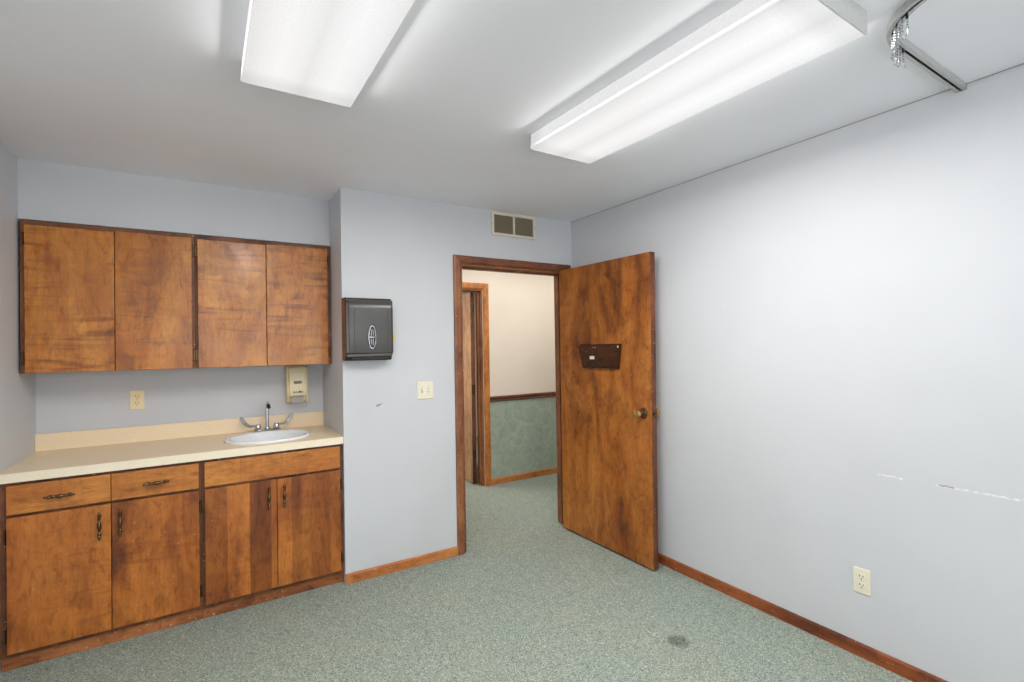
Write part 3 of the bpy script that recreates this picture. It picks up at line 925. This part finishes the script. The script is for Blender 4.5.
# small grey scuff on the wall below the towel dispenser
bm = bmesh.new()
prism(bm, [(-1.615, 1.072), (-1.600, 1.068), (-1.578, 1.080), (-1.566, 1.092), (-1.580, 1.088), (-1.604, 1.084)], 1, -.0008, -.0001)
scf = obj('wall_scuff', bm, M['dent'], None, loc=(-1.59, 0, 1.08))
scf['kind'] = 'structure'

# ------------------------------------------------------------------ curtain track on the ceiling
TY, TXc, TR = -2.437, -.57, .23
path = []
x = 0.0
path.append((-.004, TY, Vector((0, 1, 0))))
for i in range(9): path.append((-.004+(TXc+.004)*(i+1)/9, TY, Vector((0, 1, 0))))
for i in range(1, 19):
    a = PI/2*i/18
    path.append((TXc-TR*math.sin(a), TY-TR+TR*math.cos(a), Vector((-math.sin(a), math.cos(a), 0))))
for i in range(1, 12): path.append((TXc-TR, TY-TR-.16*i, Vector((-1, 0, 0))))
zt = H-.0005
sec = [(-.016, 0), (-.016, -.022), (-.0045, -.022), (-.0045, -.0195), (-.0135, -.0195), (-.0135, -.003), (.0135, -.003), (.0135, -.0195), (.0045, -.0195), (.0045, -.022), (.016, -.022), (.016, 0)]
ct = thing('curtain_track', 'curved grey ceiling curtain track running into the right wall', 'curtain track', (TXc-TR*.3, TY-TR*.3, H-.022))
bm = bmesh.new()
rings = [[bm.verts.new((px+nrm.x*s_, py+nrm.y*s_, zt+z_)) for s_, z_ in sec] for px, py, nrm in path]
for a, b_ in zip(rings, rings[1:]):
    for i in range(len(sec)):
        j = (i+1) % len(sec); bm.faces.new((a[i], b_[i], b_[j], a[j]))
bm.faces.new(rings[0]); bm.faces.new(rings[-1][::-1])
bmesh.ops.recalc_face_normals(bm, faces=bm.faces)
obj('rail', bm, M['rail'], ct)
bm = bmesh.new()
rings = [[bm.verts.new((px+nrm.x*s_, py+nrm.y*s_, zt+z_)) for s_, z_ in ((-.0132, -.0035), (.0132, -.0035), (.0132, -.0045), (-.0132, -.0045))] for px, py, nrm in path]
for a, b_ in zip(rings, rings[1:]):
    for i in range(4):
        j = (i+1) % 4; bm.faces.new((a[i], b_[i], b_[j], a[j]))
bmesh.ops.recalc_face_normals(bm, faces=bm.faces)
obj('slot_lining', bm, M['dark'], ct)
obj('end_flange', box(-.0055, -.0005, TY-.0165, TY+.0165, H-.024, H-.001), M['steel'], ct)

# bead-chain curtain hooks bunched at the curve
def hook_mesh(seed):
    rnd = random.Random(seed)
    bm = bmesh.new()
    bx(bm, -.003, .003, -.003, .003, -.016, .002)
    x = y = 0
    z = -.018
    for i in range(4):
        mt = Matrix.Translation((x, y, z))
        bmesh.ops.create_icosphere(bm, subdivisions=1, radius=.0036, matrix=mt)
        z -= .0085; x += rnd.uniform(-.002, .002); y += rnd.uniform(-.002, .002)
    tube(bm, [(x, y, z+.006), (x, y, z-.004), (x+.003, y, z-.010), (x+.007, y, z-.010), (x+.009, y, z-.004)], .0013, 6)
    return bm
protos = []
for i in range(16):
    a = -.12+1.0*i/15
    k_ = (-1, 0, 1)[i % 3]*.003
    px, py = TXc-(TR+k_)*math.sin(max(a, 0))-min(a, 0)*TR, TY-TR+(TR+k_)*math.cos(max(a, 0))
    lab = 'chrome bead-chain curtain hook hanging in the bunch at the bend of the ceiling track'
    if i < 4:
        o = obj('curtain_hook', hook_mesh(i), M['chrome'], None, local=True, smooth='auto')
        protos.append(o)
    else:
        o = protos[i % 4].copy(); COL.objects.link(o)
    o.location = (px, py, H-.0215); o.rotation_euler = (0, 0, i*1.3)
    tag(o, lab, 'curtain hook', 'curtain hooks bunched on the ceiling track')

# base run sheared to fit the camera view: it stands 3 cm further out at the left wall
for o in list(bpy.data.objects):
    r = o
    while r.parent: r = r.parent
    if o.type != 'MESH' or not (r.name.startswith('base_cabinet') or r.name == 'countertop'): continue
    W = ROOT[r.name]; Wi = W.inverted()
    for v_ in o.data.vertices:
        p = W @ v_.co
        if p.y > AY-.03: continue
        p.y -= .028*((AY-p.y)/AY)*min(1, max(0, (X1-p.x)/(X1-LX)))
        v_.co = Wi @ p
